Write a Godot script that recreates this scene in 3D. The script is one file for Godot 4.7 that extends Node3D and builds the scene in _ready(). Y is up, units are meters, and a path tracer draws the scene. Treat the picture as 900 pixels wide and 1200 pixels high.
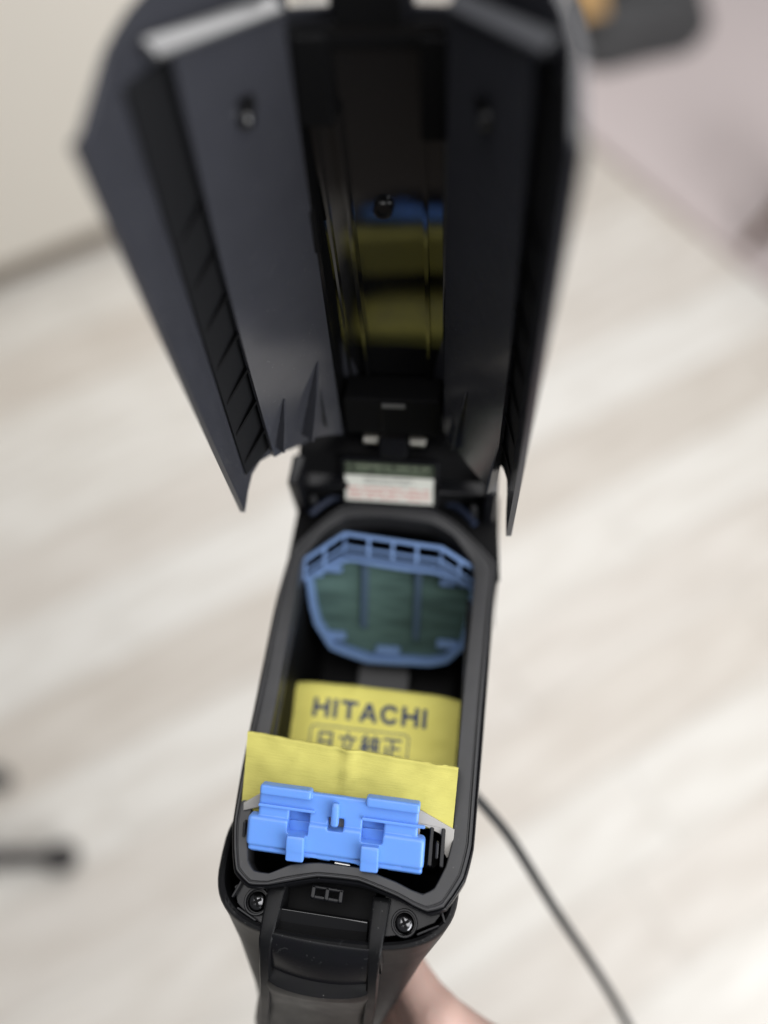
extends Node3D

# ---------------------------------------------------------------- mesh building (millimetres in, metres out)
class Mb:
	var v := PackedVector3Array()
	var t := PackedVector2Array()

	func tri(a: Vector3, b: Vector3, c: Vector3, ua := Vector2.ZERO, ub := Vector2.ZERO, uc := Vector2.ZERO) -> void:
		v.append(a); v.append(b); v.append(c)
		t.append(ua); t.append(ub); t.append(uc)

	func quad(a: Vector3, b: Vector3, c: Vector3, d: Vector3) -> void:
		tri(a, b, c)
		tri(a, c, d)

	func inset(poly: PackedVector2Array, by: float) -> PackedVector2Array:
		var out := PackedVector2Array()
		var n := poly.size()
		for i in n:
			var p := poly[i]
			var d0 := (p - poly[(i + n - 1) % n]).normalized()
			var d1 := (poly[(i + 1) % n] - p).normalized()
			var n0 := Vector2(-d0.y, d0.x)
			var n1 := Vector2(-d1.y, d1.x)
			var m := n0 + n1
			var l := m.length_squared()
			m = m * (2.0 / l) if l > 0.05 else n0
			if m.length() > 2.5:
				m = m.normalized() * 2.5
			out.append(p + m * by)
		return out

	# prism of a counter-clockwise outline between z0 and z1 of xf, edges rounded by bev
	func extrude(outline: PackedVector2Array, xf: Transform3D, z0: float, z1: float, bev := 0.0, bev_low := true) -> void:
		var poly := outline.duplicate()
		if Geometry2D.is_polygon_clockwise(poly) == Geometry2D.is_polygon_clockwise(PackedVector2Array([Vector2(0, 0), Vector2(0, 1), Vector2(1, 0)])):
			poly.reverse()
		var levels := []
		if bev > 0.0:
			if bev_low:
				levels.append([z0, bev])
				levels.append([z0 + bev * 0.3, bev * 0.3])
				levels.append([z0 + bev, 0.0])
			else:
				levels.append([z0, 0.0])
			levels.append([z1 - bev, 0.0])
			levels.append([z1 - bev * 0.3, bev * 0.3])
			levels.append([z1, bev])
		else:
			levels = [[z0, 0.0], [z1, 0.0]]
		var loops := []
		for l in levels:
			var flat := inset(poly, l[1]) if l[1] > 0.0 else poly
			var loop := PackedVector3Array()
			for p in flat:
				loop.append(xf * Vector3(p.x, p.y, l[0]))
			loops.append(loop)
		loft(loops, true)
		var tr := Geometry2D.triangulate_polygon(poly)
		var lo: PackedVector3Array = loops[0]
		var hi: PackedVector3Array = loops[-1]
		for i in range(0, tr.size(), 3):
			var a := poly[tr[i]]
			var b := poly[tr[i + 1]]
			var c := poly[tr[i + 2]]
			if (b - a).cross(c - a) > 0.0:
				tri(hi[tr[i]], hi[tr[i + 1]], hi[tr[i + 2]])
				tri(lo[tr[i]], lo[tr[i + 2]], lo[tr[i + 1]])
			else:
				tri(hi[tr[i]], hi[tr[i + 2]], hi[tr[i + 1]])
				tri(lo[tr[i]], lo[tr[i + 1]], lo[tr[i + 2]])

	func box(c: Vector3, s: Vector3, bev := 0.3, basis := Basis.IDENTITY) -> void:
		var x := s.x / 2.0
		var y := s.y / 2.0
		var k := minf(bev, minf(x, y) * 0.6)
		var poly := PackedVector2Array([Vector2(-x + k, -y), Vector2(x - k, -y), Vector2(x, -y + k), Vector2(x, y - k), Vector2(x - k, y), Vector2(-x + k, y), Vector2(-x, y - k), Vector2(-x, -y + k)])
		extrude(poly, Transform3D(basis, c), -s.z / 2.0, s.z / 2.0, minf(k, s.z * 0.3))

	func loft(loops: Array, closed := true, cap0 := false, cap1 := false) -> void:
		for i in loops.size() - 1:
			var a: PackedVector3Array = loops[i]
			var b: PackedVector3Array = loops[i + 1]
			var n := a.size()
			for j in (n if closed else n - 1):
				var k := (j + 1) % n
				quad(a[j], a[k], b[k], b[j])
		if cap0:
			fan(loops[0], true)
		if cap1:
			fan(loops[-1], false)

	func fan(loop: PackedVector3Array, back: bool) -> void:
		var c := Vector3.ZERO
		for p in loop:
			c += p
		c /= loop.size()
		for j in loop.size():
			var k := (j + 1) % loop.size()
			if back:
				tri(c, loop[k], loop[j])
			else:
				tri(c, loop[j], loop[k])

	func tube(path: PackedVector3Array, radii: Array, sides := 12) -> void:
		var loops := []
		var up := Vector3(0.31, 0.77, 0.55)
		for i in path.size():
			var d := (path[mini(i + 1, path.size() - 1)] - path[maxi(i - 1, 0)]).normalized()
			var x := up.cross(d).normalized()
			up = d.cross(x).normalized()
			var r: float = radii[mini(i, radii.size() - 1)]
			var loop := PackedVector3Array()
			for k in sides:
				var a := TAU * k / sides
				loop.append(path[i] + (x * cos(a) + up * sin(a)) * r)
			loops.append(loop)
		loft(loops, true, true, true)

	# turned shape: profile of (radius, height) about xf's z axis
	func lathe(profile: Array, xf: Transform3D, sides := 28) -> void:
		var loops := []
		for p in profile:
			var loop := PackedVector3Array()
			for k in sides:
				var a := TAU * k / sides
				loop.append(xf * Vector3(cos(a) * p[0], sin(a) * p[0], p[1]))
			loops.append(loop)
		loft(loops, true, true, true)

	# sheet of points g[row][column] with thickness th behind it; uv over the sheet
	func sheet(g: Array, th: float, wrap := false) -> void:
		var nr := g.size()
		var nc: int = g[0].size()
		var back := []
		for i in nr:
			var row := PackedVector3Array()
			for j in nc:
				var du: Vector3 = g[i][mini(j + 1, nc - 1)] - g[i][maxi(j - 1, 0)]
				var dv: Vector3 = g[mini(i + 1, nr - 1)][j] - g[maxi(i - 1, 0)][j]
				row.append(g[i][j] - du.cross(dv).normalized() * th)
			back.append(row)
		for i in nr - 1:
			for j in nc - 1:
				var ua := Vector2(float(j) / (nc - 1), 1.0 - float(i) / (nr - 1))
				var ub := Vector2(float(j + 1) / (nc - 1), 1.0 - float(i) / (nr - 1))
				var uc := Vector2(float(j + 1) / (nc - 1), 1.0 - float(i + 1) / (nr - 1))
				var ud := Vector2(float(j) / (nc - 1), 1.0 - float(i + 1) / (nr - 1))
				tri(g[i][j], g[i][j + 1], g[i + 1][j + 1], ua, ub, uc)
				tri(g[i][j], g[i + 1][j + 1], g[i + 1][j], ua, uc, ud)
				quad(back[i][j], back[i + 1][j], back[i + 1][j + 1], back[i][j + 1])
		for i in nr - 1:
			quad(g[i][0], g[i + 1][0], back[i + 1][0], back[i][0])
			quad(g[i][nc - 1], back[i][nc - 1], back[i + 1][nc - 1], g[i + 1][nc - 1])
		for j in nc - 1:
			quad(g[0][j], back[0][j], back[0][j + 1], g[0][j + 1])
			quad(g[nr - 1][j], g[nr - 1][j + 1], back[nr - 1][j + 1], back[nr - 1][j])

	func mesh(angle := 40.0, scale := 0.001) -> ArrayMesh:
		var lim := cos(deg_to_rad(angle))
		var faces := v.size() / 3
		var fn := PackedVector3Array()
		var at := {}
		var key := PackedInt32Array()
		for i in faces:
			var n := (v[i * 3 + 1] - v[i * 3]).cross(v[i * 3 + 2] - v[i * 3])
			fn.append(n)
		var lists := []
		for i in v.size():
			var k := Vector3i((v[i] * 500.0).round())
			if not at.has(k):
				at[k] = lists.size()
				lists.append(PackedInt32Array())
			var id: int = at[k]
			key.append(id)
			lists[id].append(i / 3)
		var P := PackedVector3Array()
		var N := PackedVector3Array()
		var T := PackedVector2Array()
		for i in faces:
			if fn[i].length_squared() < 1e-14:
				continue
			var me := fn[i].normalized()
			for c in [0, 2, 1]:
				var q: int = i * 3 + c
				var s := Vector3.ZERO
				for o in lists[key[q]]:
					var l := fn[o].length()
					if l > 1e-7 and fn[o].dot(me) > lim * l:
						s += fn[o]
				P.append(v[q] * scale)
				N.append(s.normalized() if s.length_squared() > 1e-16 else me)
				T.append(t[q])
		var a := []
		a.resize(Mesh.ARRAY_MAX)
		a[Mesh.ARRAY_VERTEX] = P
		a[Mesh.ARRAY_NORMAL] = N
		a[Mesh.ARRAY_TEX_UV] = T
		var m := ArrayMesh.new()
		m.add_surface_from_arrays(Mesh.PRIMITIVE_TRIANGLES, a)
		return m

	# surface nets of a distance field
	func nets(f: Callable, lo: Vector3, hi: Vector3, h: float) -> void:
		var n := Vector3i(((hi - lo) / h).ceil()) + Vector3i.ONE
		var b := 4
		var d := PackedFloat32Array()
		d.resize(n.x * n.y * n.z)
		var reach := h * b * 0.9 + h * 1.8
		for bz in range(0, n.z, b):
			for by in range(0, n.y, b):
				for bx in range(0, n.x, b):
					var c: float = f.call(lo + Vector3(bx + 1.5, by + 1.5, bz + 1.5) * h)
					var near := absf(c) < reach
					for z in range(bz, mini(bz + b, n.z)):
						for y in range(by, mini(by + b, n.y)):
							for x in range(bx, mini(bx + b, n.x)):
								d[(z * n.y + y) * n.x + x] = f.call(lo + Vector3(x, y, z) * h) if near else c
		var verts := {}
		var sx := 1
		var sy := n.x
		var sz := n.x * n.y
		var off := [0, sx, sy, sx + sy, sz, sx + sz, sy + sz, sx + sy + sz]
		for z in n.z - 1:
			for y in n.y - 1:
				for x in n.x - 1:
					var i := (z * n.y + y) * n.x + x
					var s := d[i] < 0.0
					var mixed := false
					for o in off:
						if (d[i + o] < 0.0) != s:
							mixed = true
							break
					if not mixed:
						continue
					var sum := Vector3.ZERO
					var cnt := 0
					for a in 8:
						for k in 3:
							if a & (1 << k):
								continue
							var e := a | (1 << k)
							var da := d[i + off[a]]
							var de := d[i + off[e]]
							if (da < 0.0) != (de < 0.0):
								var w := da / (da - de)
								var p := Vector3(a & 1, (a >> 1) & 1, (a >> 2) & 1)
								var q := Vector3(e & 1, (e >> 1) & 1, (e >> 2) & 1)
								sum += p.lerp(q, w)
								cnt += 1
					verts[i] = lo + (Vector3(x, y, z) + sum / cnt) * h
		for i in verts:
			var s := d[i] < 0.0
			for k in 3:
				var st: int = [sx, sy, sz][k]
				if i + st >= d.size() or (d[i + st] < 0.0) == s:
					continue
				var p: int = [sy, sz, sx][k]
				var q: int = [sz, sx, sy][k]
				if not (verts.has(i - p) and verts.has(i - q) and verts.has(i - p - q)):
					continue
				if s:
					quad(verts[i - p - q], verts[i - q], verts[i], verts[i - p])
				else:
					quad(verts[i - p - q], verts[i - p], verts[i], verts[i - q])


# ---------------------------------------------------------------- names and nodes
var used := {}

func numbered(called: String, parent: Node) -> String:
	var k := str(parent.get_instance_id()) + called
	used[k] = used.get(k, -1) + 1
	return called if used[k] == 0 else "%s_%03d" % [called, used[k]]

func put(called: String, m: Mesh, mat: Material, parent: Node) -> MeshInstance3D:
	var o := MeshInstance3D.new()
	o.name = numbered(called, parent)
	o.mesh = m
	o.material_override = mat
	parent.add_child(o, true)
	return o

func thing(called: String, label: String, category: String, at: Transform3D) -> Node3D:
	var o := Node3D.new()
	o.name = numbered(called, self)
	o.transform = at
	o.set_meta("label", label)
	o.set_meta("category", category)
	add_child(o, true)
	return o

# ---------------------------------------------------------------- materials
func lin(r: float, g: float, b: float) -> Color:
	return Color(r, g, b).linear_to_srgb()

func noise_tex(freq: float, seed_: int, normal: bool, strength := 4.0, size := 512, octaves := 4) -> NoiseTexture2D:
	var n := FastNoiseLite.new()
	n.noise_type = FastNoiseLite.TYPE_SIMPLEX_SMOOTH
	n.frequency = freq
	n.seed = seed_
	n.fractal_octaves = octaves
	var t := NoiseTexture2D.new()
	t.width = size
	t.height = size
	t.seamless = true
	t.as_normal_map = normal
	t.bump_strength = strength
	t.noise = n
	return t

var grain: NoiseTexture2D
var smudge: NoiseTexture2D

func plastic(c: Color, rough: float, grain_amount := 0.25, grain_scale := 120.0, vary := 0.0) -> StandardMaterial3D:
	var m := StandardMaterial3D.new()
	m.albedo_color = c
	m.roughness = rough
	m.uv1_triplanar = true
	m.uv1_scale = Vector3.ONE * grain_scale
	if grain_amount > 0.0:
		m.normal_enabled = true
		m.normal_texture = grain
		m.normal_scale = grain_amount
	if vary > 0.0:
		m.roughness = rough * (1.0 + vary)
		m.roughness_texture = smudge
		m.roughness_texture_channel = BaseMaterial3D.TEXTURE_CHANNEL_RED
		m.uv1_scale = Vector3.ONE * 14.0
	return m

# plastic with a few specks of dust, fibres and wiped patches (base colour in linear values)
func dusty(c: Color, rough: float, seed_: int) -> StandardMaterial3D:
	var rng := RandomNumberGenerator.new()
	rng.seed = seed_
	var wipe := FastNoiseLite.new()
	wipe.seed = seed_
	wipe.frequency = 0.008
	wipe.fractal_octaves = 4
	var n := 512
	var src := wipe.get_seamless_image(n, n)
	var im := Image.create(n, n, false, Image.FORMAT_RGBA8)
	for y in n:
		for x in n:
			var k := 0.92 + 0.16 * src.get_pixel(x, y).r
			im.set_pixel(x, y, Color(c.r * k, c.g * k, c.b * k).linear_to_srgb())
	for i in 120:
		var p := Vector2(rng.randf() * n, rng.randf() * n)
		var g := rng.randf_range(0.05, 0.22)
		stroke(im, p, p + Vector2(rng.randf_range(-1, 1), rng.randf_range(-1, 1)), rng.randf_range(0.9, 2.0), Color(g, g, g * 0.96).linear_to_srgb(), false)
	for i in 5:
		var p := Vector2(rng.randf() * n, rng.randf() * n)
		var a := rng.randf() * TAU
		for k in 7:
			var q := p + Vector2(cos(a), sin(a)) * 5.0
			stroke(im, p, q, 1.0, Color(0.1, 0.1, 0.098).linear_to_srgb(), false)
			p = q
			a += rng.randf_range(-0.5, 0.5)
	im.generate_mipmaps()
	var m := StandardMaterial3D.new()
	m.albedo_texture = ImageTexture.create_from_image(im)
	m.roughness = rough * 1.45
	m.roughness_texture = smudge
	m.roughness_texture_channel = BaseMaterial3D.TEXTURE_CHANNEL_RED
	m.uv1_triplanar = true
	m.uv1_scale = Vector3.ONE * 13.0
	return m

# ---------------------------------------------------------------- small raster for flat print
func stroke(im: Image, a: Vector2, b: Vector2, w: float, c: Color, square := true) -> void:
	var d := b - a
	var l := maxf(d.length(), 0.001)
	d /= l
	var e := w * 0.5
	var lo := Vector2(minf(a.x, b.x), minf(a.y, b.y)) - Vector2.ONE * (w + 2.0)
	var hi := Vector2(maxf(a.x, b.x), maxf(a.y, b.y)) + Vector2.ONE * (w + 2.0)
	for y in range(maxi(0, int(lo.y)), mini(im.get_height(), int(hi.y) + 1)):
		for x in range(maxi(0, int(lo.x)), mini(im.get_width(), int(hi.x) + 1)):
			var p := Vector2(x + 0.5, y + 0.5) - a
			var u := p.dot(d)
			var q := absf(p.cross(d))
			var dist: float
			if square:
				dist = maxf(maxf(-u, u - l), q - e)
			else:
				dist = Vector2(maxf(maxf(-u, u - l), 0.0), q).length() - e
			var k := clampf(0.5 - dist, 0.0, 1.0) * c.a
			if k > 0.0:
				var o := im.get_pixel(x, y)
				im.set_pixel(x, y, o.lerp(Color(c.r, c.g, c.b), k))

func strokes(im: Image, list: Array, at: Vector2, size: Vector2, w: float, c: Color, square := true) -> void:
	for s in list:
		for i in range(0, s.size() - 2, 2):
			stroke(im, at + Vector2(s[i], s[i + 1]) * size, at + Vector2(s[i + 2], s[i + 3]) * size, w, c, square)

func arc(cx: float, cy: float, r: float, a0: float, a1: float, n: int) -> Array:
	var out := []
	for i in n + 1:
		var a := deg_to_rad(lerpf(a0, a1, float(i) / n))
		out.append(cx + cos(a) * r)
		out.append(cy + sin(a) * r)
	return out

# ---------------------------------------------------------------- the vacuum's own frame (mm): x across, y towards the hinge, z out of the opening
const HINGE := Vector3(0, 170.3, 31.5)
var LU := Vector3(0, 0.1146, 0.9934)    # along the opened lid, away from its hinge
var LN := Vector3(0, -0.9934, 0.1146)   # out of the lid's inner face

func lid(w: float, u: float, n: float) -> Vector3:
	return HINGE + Vector3(w, 0, 0) + LU * u + LN * n

func pv(a: Array) -> PackedVector2Array:
	var o := PackedVector2Array()
	for i in range(0, a.size(), 2):
		o.append(Vector2(a[i], a[i + 1]))
	return o

# closed curve through points, resampled
func smooth_loop(p: PackedVector2Array, per := 5) -> PackedVector2Array:
	var o := PackedVector2Array()
	var n := p.size()
	for i in n:
		for k in per:
			var t := float(k) / per
			var a := p[i].cubic_interpolate(p[(i + 1) % n], p[(i + n - 1) % n], p[(i + 2) % n], t)
			var b := p[i].lerp(p[(i + 1) % n], t)
			o.append(a.lerp(b, 0.6))
	return o

func _ready() -> void:
	# ---- camera
	var cam := Camera3D.new()
	cam.name = "camera"
	cam.transform = Transform3D(Basis(Vector3.RIGHT, deg_to_rad(-66.0)), Vector3(0, 1.2, 0))
	var attr := CameraAttributesPhysical.new()
	attr.frustum_focal_length = 26.0
	attr.exposure_aperture = 1.55
	attr.frustum_focus_distance = 0.300
	attr.frustum_near = 0.02
	attr.frustum_far = 30.0
	cam.attributes = attr
	add_child(cam)
	cam.fov = 67.27
	cam.near = 0.02
	cam.far = 30.0
	cam.current = true
	# ---- air and lamps
	var env := Environment.new()
	env.background_mode = Environment.BG_COLOR
	env.background_color = lin(0.10, 0.102, 0.11)
	env.tonemap_mode = Environment.TONE_MAPPER_LINEAR
	env.tonemap_exposure = 0.97
	env.sdfgi_enabled = true
	env.ssao_enabled = true
	env.ssil_enabled = true
	var we := WorldEnvironment.new()
	we.name = "room_air"
	we.environment = env
	add_child(we)
	window_light("window_light", Vector3(1.45, 1.65, 0.95), Vector3(0.0, 0.9, -0.1), Vector2(1.9, 1.6), 6.3, Color(0.985, 0.99, 1.0))
	window_light("ceiling_light", Vector3(0.3, 2.5, -1.0), Vector3(0.25, 0.0, -0.8), Vector2(2.4, 2.6), 6.2, Color(0.99, 0.985, 0.985))

	grain = noise_tex(0.06, 3, true, 3.0, 512, 3)
	smudge = noise_tex(0.012, 9, false, 1.0, 512, 5)
	var sr := Gradient.new()
	sr.set_color(0, Color(0.60, 0.60, 0.60))
	sr.set_color(1, Color(0.78, 0.78, 0.78))
	smudge.color_ramp = sr
	build_room()
	build_vacuum()
	build_dust_bag()
	build_person()
	build_cord()

func window_light(called: String, at: Vector3, to: Vector3, size: Vector2, energy: float, c: Color) -> void:
	var l := AreaLight3D.new()
	l.name = called
	l.area_size = size
	l.light_energy = energy
	l.light_color = c
	l.area_range = 8.0
	l.area_attenuation = 2.0
	l.shadow_enabled = true
	l.transform = Transform3D(Basis.looking_at(to - at), at)
	add_child(l)

# ================================================================ the room
func build_room() -> void:
	var rng := RandomNumberGenerator.new()
	rng.seed = 41
	var floor_ := Node3D.new()
	floor_.name = "floor"
	floor_.set_meta("kind", "structure")
	floor_.transform = Transform3D(Basis(Vector3.UP, deg_to_rad(29.0)), Vector3.ZERO)
	add_child(floor_)
	var sub := Mb.new()
	sub.box(Vector3(0, -22, 0), Vector3(9000, 12, 9000), 1.0)
	put("underlay", sub.mesh(), plastic(lin(0.12, 0.1, 0.085), 0.9, 0.0), floor_)
	var gn := noise_tex(0.011, 21, false, 1.0, 512, 5)
	var ramp := Gradient.new()
	ramp.set_color(0, Color(0.90, 0.885, 0.87))
	ramp.set_color(1, Color(1, 1, 1))
	gn.color_ramp = ramp
	var mats := []
	for c in [[0.72, 0.70, 0.65], [0.66, 0.625, 0.57], [0.735, 0.72, 0.675], [0.61, 0.57, 0.51], [0.70, 0.67, 0.615], [0.64, 0.60, 0.54]]:
		var m := StandardMaterial3D.new()
		m.albedo_color = lin(c[0], c[1], c[2])
		m.albedo_texture = gn
		m.uv1_triplanar = true
		m.uv1_scale = Vector3(0.8, 4.0, 5.0)
		m.roughness = 0.42
		mats.append(m)
	var W := 128.0
	var L := 910.0
	var pm := Mb.new()
	pm.box(Vector3(0, -7.5, 0), Vector3(L - 0.7, 15, W - 0.7), 0.8)
	var plank := pm.mesh()
	for r in range(-15, 9):
		var shift := rng.randf() * L
		var tone: int = [0, 3, 2, 5, 2, 1, 0, 5, 2, 4, 1, 2, 3, 0, 2, 5, 0, 1][(r + 15) % 18]
		for k in range(-2, 3):
			var o := put("plank", plank, mats[tone if rng.randf() < 0.7 else rng.randi() % mats.size()], floor_)
			o.position = Vector3((k * L + shift - L * 0.5) * 0.001, rng.randf_range(-0.0004, 0.0), r * W * 0.001)

	# cream cabinet, upper left
	var cab := thing("cabinet", "low cream cabinet with a shadowed gap under it, beyond the opened lid", "cabinet", Transform3D(Basis(Vector3.UP, deg_to_rad(29.0)), Vector3(-0.64, 0, -1.066)))
	var cream := plastic(lin(0.66, 0.62, 0.55), 0.5, 0.1, 40.0)
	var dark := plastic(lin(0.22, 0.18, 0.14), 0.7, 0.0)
	var b := Mb.new()
	b.box(Vector3(-200, 345, -230), Vector3(1500, 570, 450), 6.0)
	put("carcass", b.mesh(), cream, cab)
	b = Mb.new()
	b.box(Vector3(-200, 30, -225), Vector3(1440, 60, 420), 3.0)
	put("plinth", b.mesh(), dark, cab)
	for k in 2:
		b = Mb.new()
		b.box(Vector3(-580 + k * 745, 345, 4), Vector3(741, 556, 18), 4.0)
		put("door", b.mesh(), cream, cab)
	b = Mb.new()
	b.box(Vector3(-200, 642, -225), Vector3(1530, 24, 480), 5.0)
	put("cabinet_top", b.mesh(), plastic(lin(0.75, 0.75, 0.75), 0.4, 0.05), cab)

	# pale rug, upper right
	var rug := thing("rug", "pale pink-grey low pile rug lying on the planks, right of the opened lid", "rug", Transform3D(Basis(Vector3.UP, deg_to_rad(-52.0)), Vector3(0.4465, 0.004, -1.40)))
	b = Mb.new()
	var poly := pv([-300, 2, 1300, 2, 1300, 900, -300, 900])
	b.extrude(poly, Transform3D(Basis(Vector3.RIGHT, Vector3(0, 0, -1), Vector3.UP), Vector3.ZERO), -3.0, 9.0, 3.0)
	var rm := plastic(lin(0.56, 0.49, 0.475), 0.95, 0.8, 30.0)
	put("pile", b.mesh(), rm, rug)
	b = Mb.new()
	b.box(Vector3(500, 4, -8), Vector3(1602, 15, 14), 4.0)
	put("hem", b.mesh(), plastic(lin(0.47, 0.40, 0.385), 0.95, 0.5, 40.0), rug)

	# dark shoulder bag with a tan tag, top right
	var bag := thing("floor_bag", "soft dark grey bag with a tan tag, slumped at the far end of the floor", "bag", Transform3D(Basis(Vector3.UP, 0.3), Vector3(0.565, 0.0, -1.76)))
	b = Mb.new()
	var loops := []
	for i in 11:
		var f := i / 10.0
		var loop := PackedVector3Array()
		var a := 165.0 * pow(1.0 - pow(f, 3.0), 0.4) * (1.0 + 0.04 * sin(f * 9.0)) + 4.0
		for k in 36:
			var q := TAU * k / 36.0
			var s := 1.0 + 0.05 * sin(q * 3.0 + f * 4.0) + 0.03 * sin(q * 7.0)
			loop.append(Vector3(signf(cos(q)) * pow(absf(cos(q)), 0.7) * a * s, 2.0 + f * 150.0, signf(sin(q)) * pow(absf(sin(q)), 0.7) * a * 0.7 * s))
		loops.append(loop)
	b.loft(loops, true, true, true)
	put("body", b.mesh(70), plastic(lin(0.055, 0.055, 0.056), 0.85, 0.5, 30.0), bag)
	b = Mb.new()
	var hp := PackedVector3Array()
	for i in 17:
		var q := PI * i / 16.0
		hp.append(Vector3(cos(q) * 90, 135 + sin(q) * 60, 30 + sin(q) * 40))
	b.tube(hp, [9.0], 10)
	put("handle", b.mesh(60), plastic(lin(0.02, 0.02, 0.02), 0.7, 0.2), bag)
	b = Mb.new()
	b.box(Vector3(-150, 150, 60), Vector3(62, 66, 6), 2.0, Basis(Vector3.RIGHT, -0.9))
	put("tag", b.mesh(), plastic(lin(0.42, 0.25, 0.09), 0.6, 0.2), bag)

	# brown stool, cut by the frame's edge
	var stool := thing("stool", "dark brown wooden stool standing on the pale rug, cut by the picture edge", "stool", Transform3D(Basis(Vector3.UP, 0.5), Vector3(0.84, 0.012, -1.12)))
	var brown := plastic(lin(0.11, 0.055, 0.03), 0.5, 0.2)
	b = Mb.new()
	b.lathe([[118.0, 190.0], [128.0, 194.0], [130.0, 202.0], [128.0, 211.0], [120.0, 215.0]], Transform3D(Basis(Vector3.RIGHT, -PI / 2), Vector3.ZERO), 40)
	put("seat", b.mesh(), brown, stool)
	for k in 4:
		var q := TAU * k / 4.0 + 0.4
		b = Mb.new()
		b.tube(PackedVector3Array([Vector3(cos(q) * 118, 0, sin(q) * 118), Vector3(cos(q) * 80, 192, sin(q) * 80)]), [11.0, 14.0], 14)
		put("leg", b.mesh(), brown, stool)

	# dark metal stand, lower left
	var st := thing("rack_base", "dark metal rack foot with a round end cap and brown castor, on the floor planks", "rack", Transform3D(Basis.IDENTITY, Vector3(-0.56, 0, 0.004)))
	var iron := plastic(lin(0.05, 0.045, 0.043), 0.5, 0.2)
	b = Mb.new()
	b.box(Vector3(-60, 30, 0), Vector3(330, 22, 24), 4.0)
	put("foot_bar", b.mesh(), iron, st)
	b = Mb.new()
	b.lathe([[12.0, -17.0], [19.0, -15.0], [20.0, 0.0], [19.0, 15.0], [12.0, 17.0]], Transform3D(Basis(Vector3.RIGHT, -PI / 2), Vector3(112, 28, 0)), 24)
	put("end_cap", b.mesh(), plastic(lin(0.02, 0.017, 0.017), 0.5, 0.1), st)
	b = Mb.new()
	b.lathe([[6.0, -8.0], [11.0, -7.0], [12.0, 0.0], [11.0, 7.0], [6.0, 8.0]], Transform3D(Basis.IDENTITY, Vector3(100, 12, 0)), 20)
	put("castor", b.mesh(), plastic(lin(0.16, 0.09, 0.05), 0.5, 0.1), st)
	b = Mb.new()
	b.box(Vector3(-60, 30, -104), Vector3(130, 22, 26), 4.0)
	put("foot_bar", b.mesh(), plastic(lin(0.05, 0.06, 0.06), 0.5, 0.1), st)
	b = Mb.new()
	b.lathe([[10.0, -29.0], [14.0, -26.0], [15.0, 0.0], [14.0, 8.0], [9.0, 10.0]], Transform3D(Basis(Vector3.RIGHT, -PI / 2), Vector3(0, 30, -104)), 20)
	put("end_cap", b.mesh(), iron, st)
	b = Mb.new()
	b.box(Vector3(-118, 30, -52), Vector3(20, 20, 86), 4.0)
	put("cross_bar", b.mesh(), iron, st)
	b = Mb.new()
	b.tube(PackedVector3Array([Vector3(-150, 36, 0), Vector3(-150, 900, 0)]), [10.0], 16)
	put("post", b.mesh(), iron, st)

# ================================================================ the vacuum cleaner
var held := Transform3D(Basis(Vector3(0.9915, 0.0790, 0.1032), Vector3(0.1110, -0.1020, -0.9886), Vector3(-0.0675, 0.9916, -0.1099)), Vector3(-0.0124, 0.8722, -0.0029)).orthonormalized()
var black: StandardMaterial3D
var gloss: StandardMaterial3D
var matte: StandardMaterial3D
var deep: StandardMaterial3D
var rubber: StandardMaterial3D
var blue: StandardMaterial3D
var steel: StandardMaterial3D

func build_vacuum() -> void:
	black = dusty(Color(0.0068, 0.0070, 0.0084), 0.25, 4)
	black.metallic_specular = 0.36
	gloss = plastic(lin(0.007, 0.007, 0.0075), 0.045, 0.0, 14.0, 0.0)
	gloss.metallic_specular = 0.9
	matte = dusty(Color(0.0062, 0.0063, 0.0070), 0.40, 7)
	matte.metallic_specular = 0.28
	deep = plastic(lin(0.004, 0.004, 0.0044), 0.6, 0.0)
	deep.metallic_specular = 0.25
	rubber = dusty(Color(0.032, 0.0322, 0.034), 0.38, 11)
	rubber.metallic_specular = 0.42
	blue = plastic(lin(0.13, 0.30, 0.76), 0.38, 0.08, 120.0)
	blue.subsurf_scatter_enabled = true
	blue.subsurf_scatter_strength = 0.06
	steel = plastic(lin(0.62, 0.6, 0.55), 0.3, 0.0)
	steel.metallic = 1.0
	var vac := thing("vacuum_cleaner", "black stick vacuum cleaner held up with its lid open, blue filter and blue clip inside", "vacuum cleaner", held)
	build_body(vac)
	build_hinge(vac)
	build_filter(vac)
	build_holder(vac)
	build_handle(vac)
	build_lid(vac)

func ring3(p: PackedVector2Array, z: float, grow := 0.0) -> PackedVector3Array:
	var o := PackedVector3Array()
	var c := Vector2(0, 62)
	for q in p:
		var s := q
		if grow != 0.0:
			s = q + Vector2(signf(q.x) * minf(1.0, absf(q.x) / 30.0), clampf((q.y - 62.0) / 60.0, -1, 1)).normalized() * grow
		o.append(Vector3(s.x, s.y, z))
	return o

var g_out := PackedVector2Array()
var g_in := PackedVector2Array()

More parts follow.
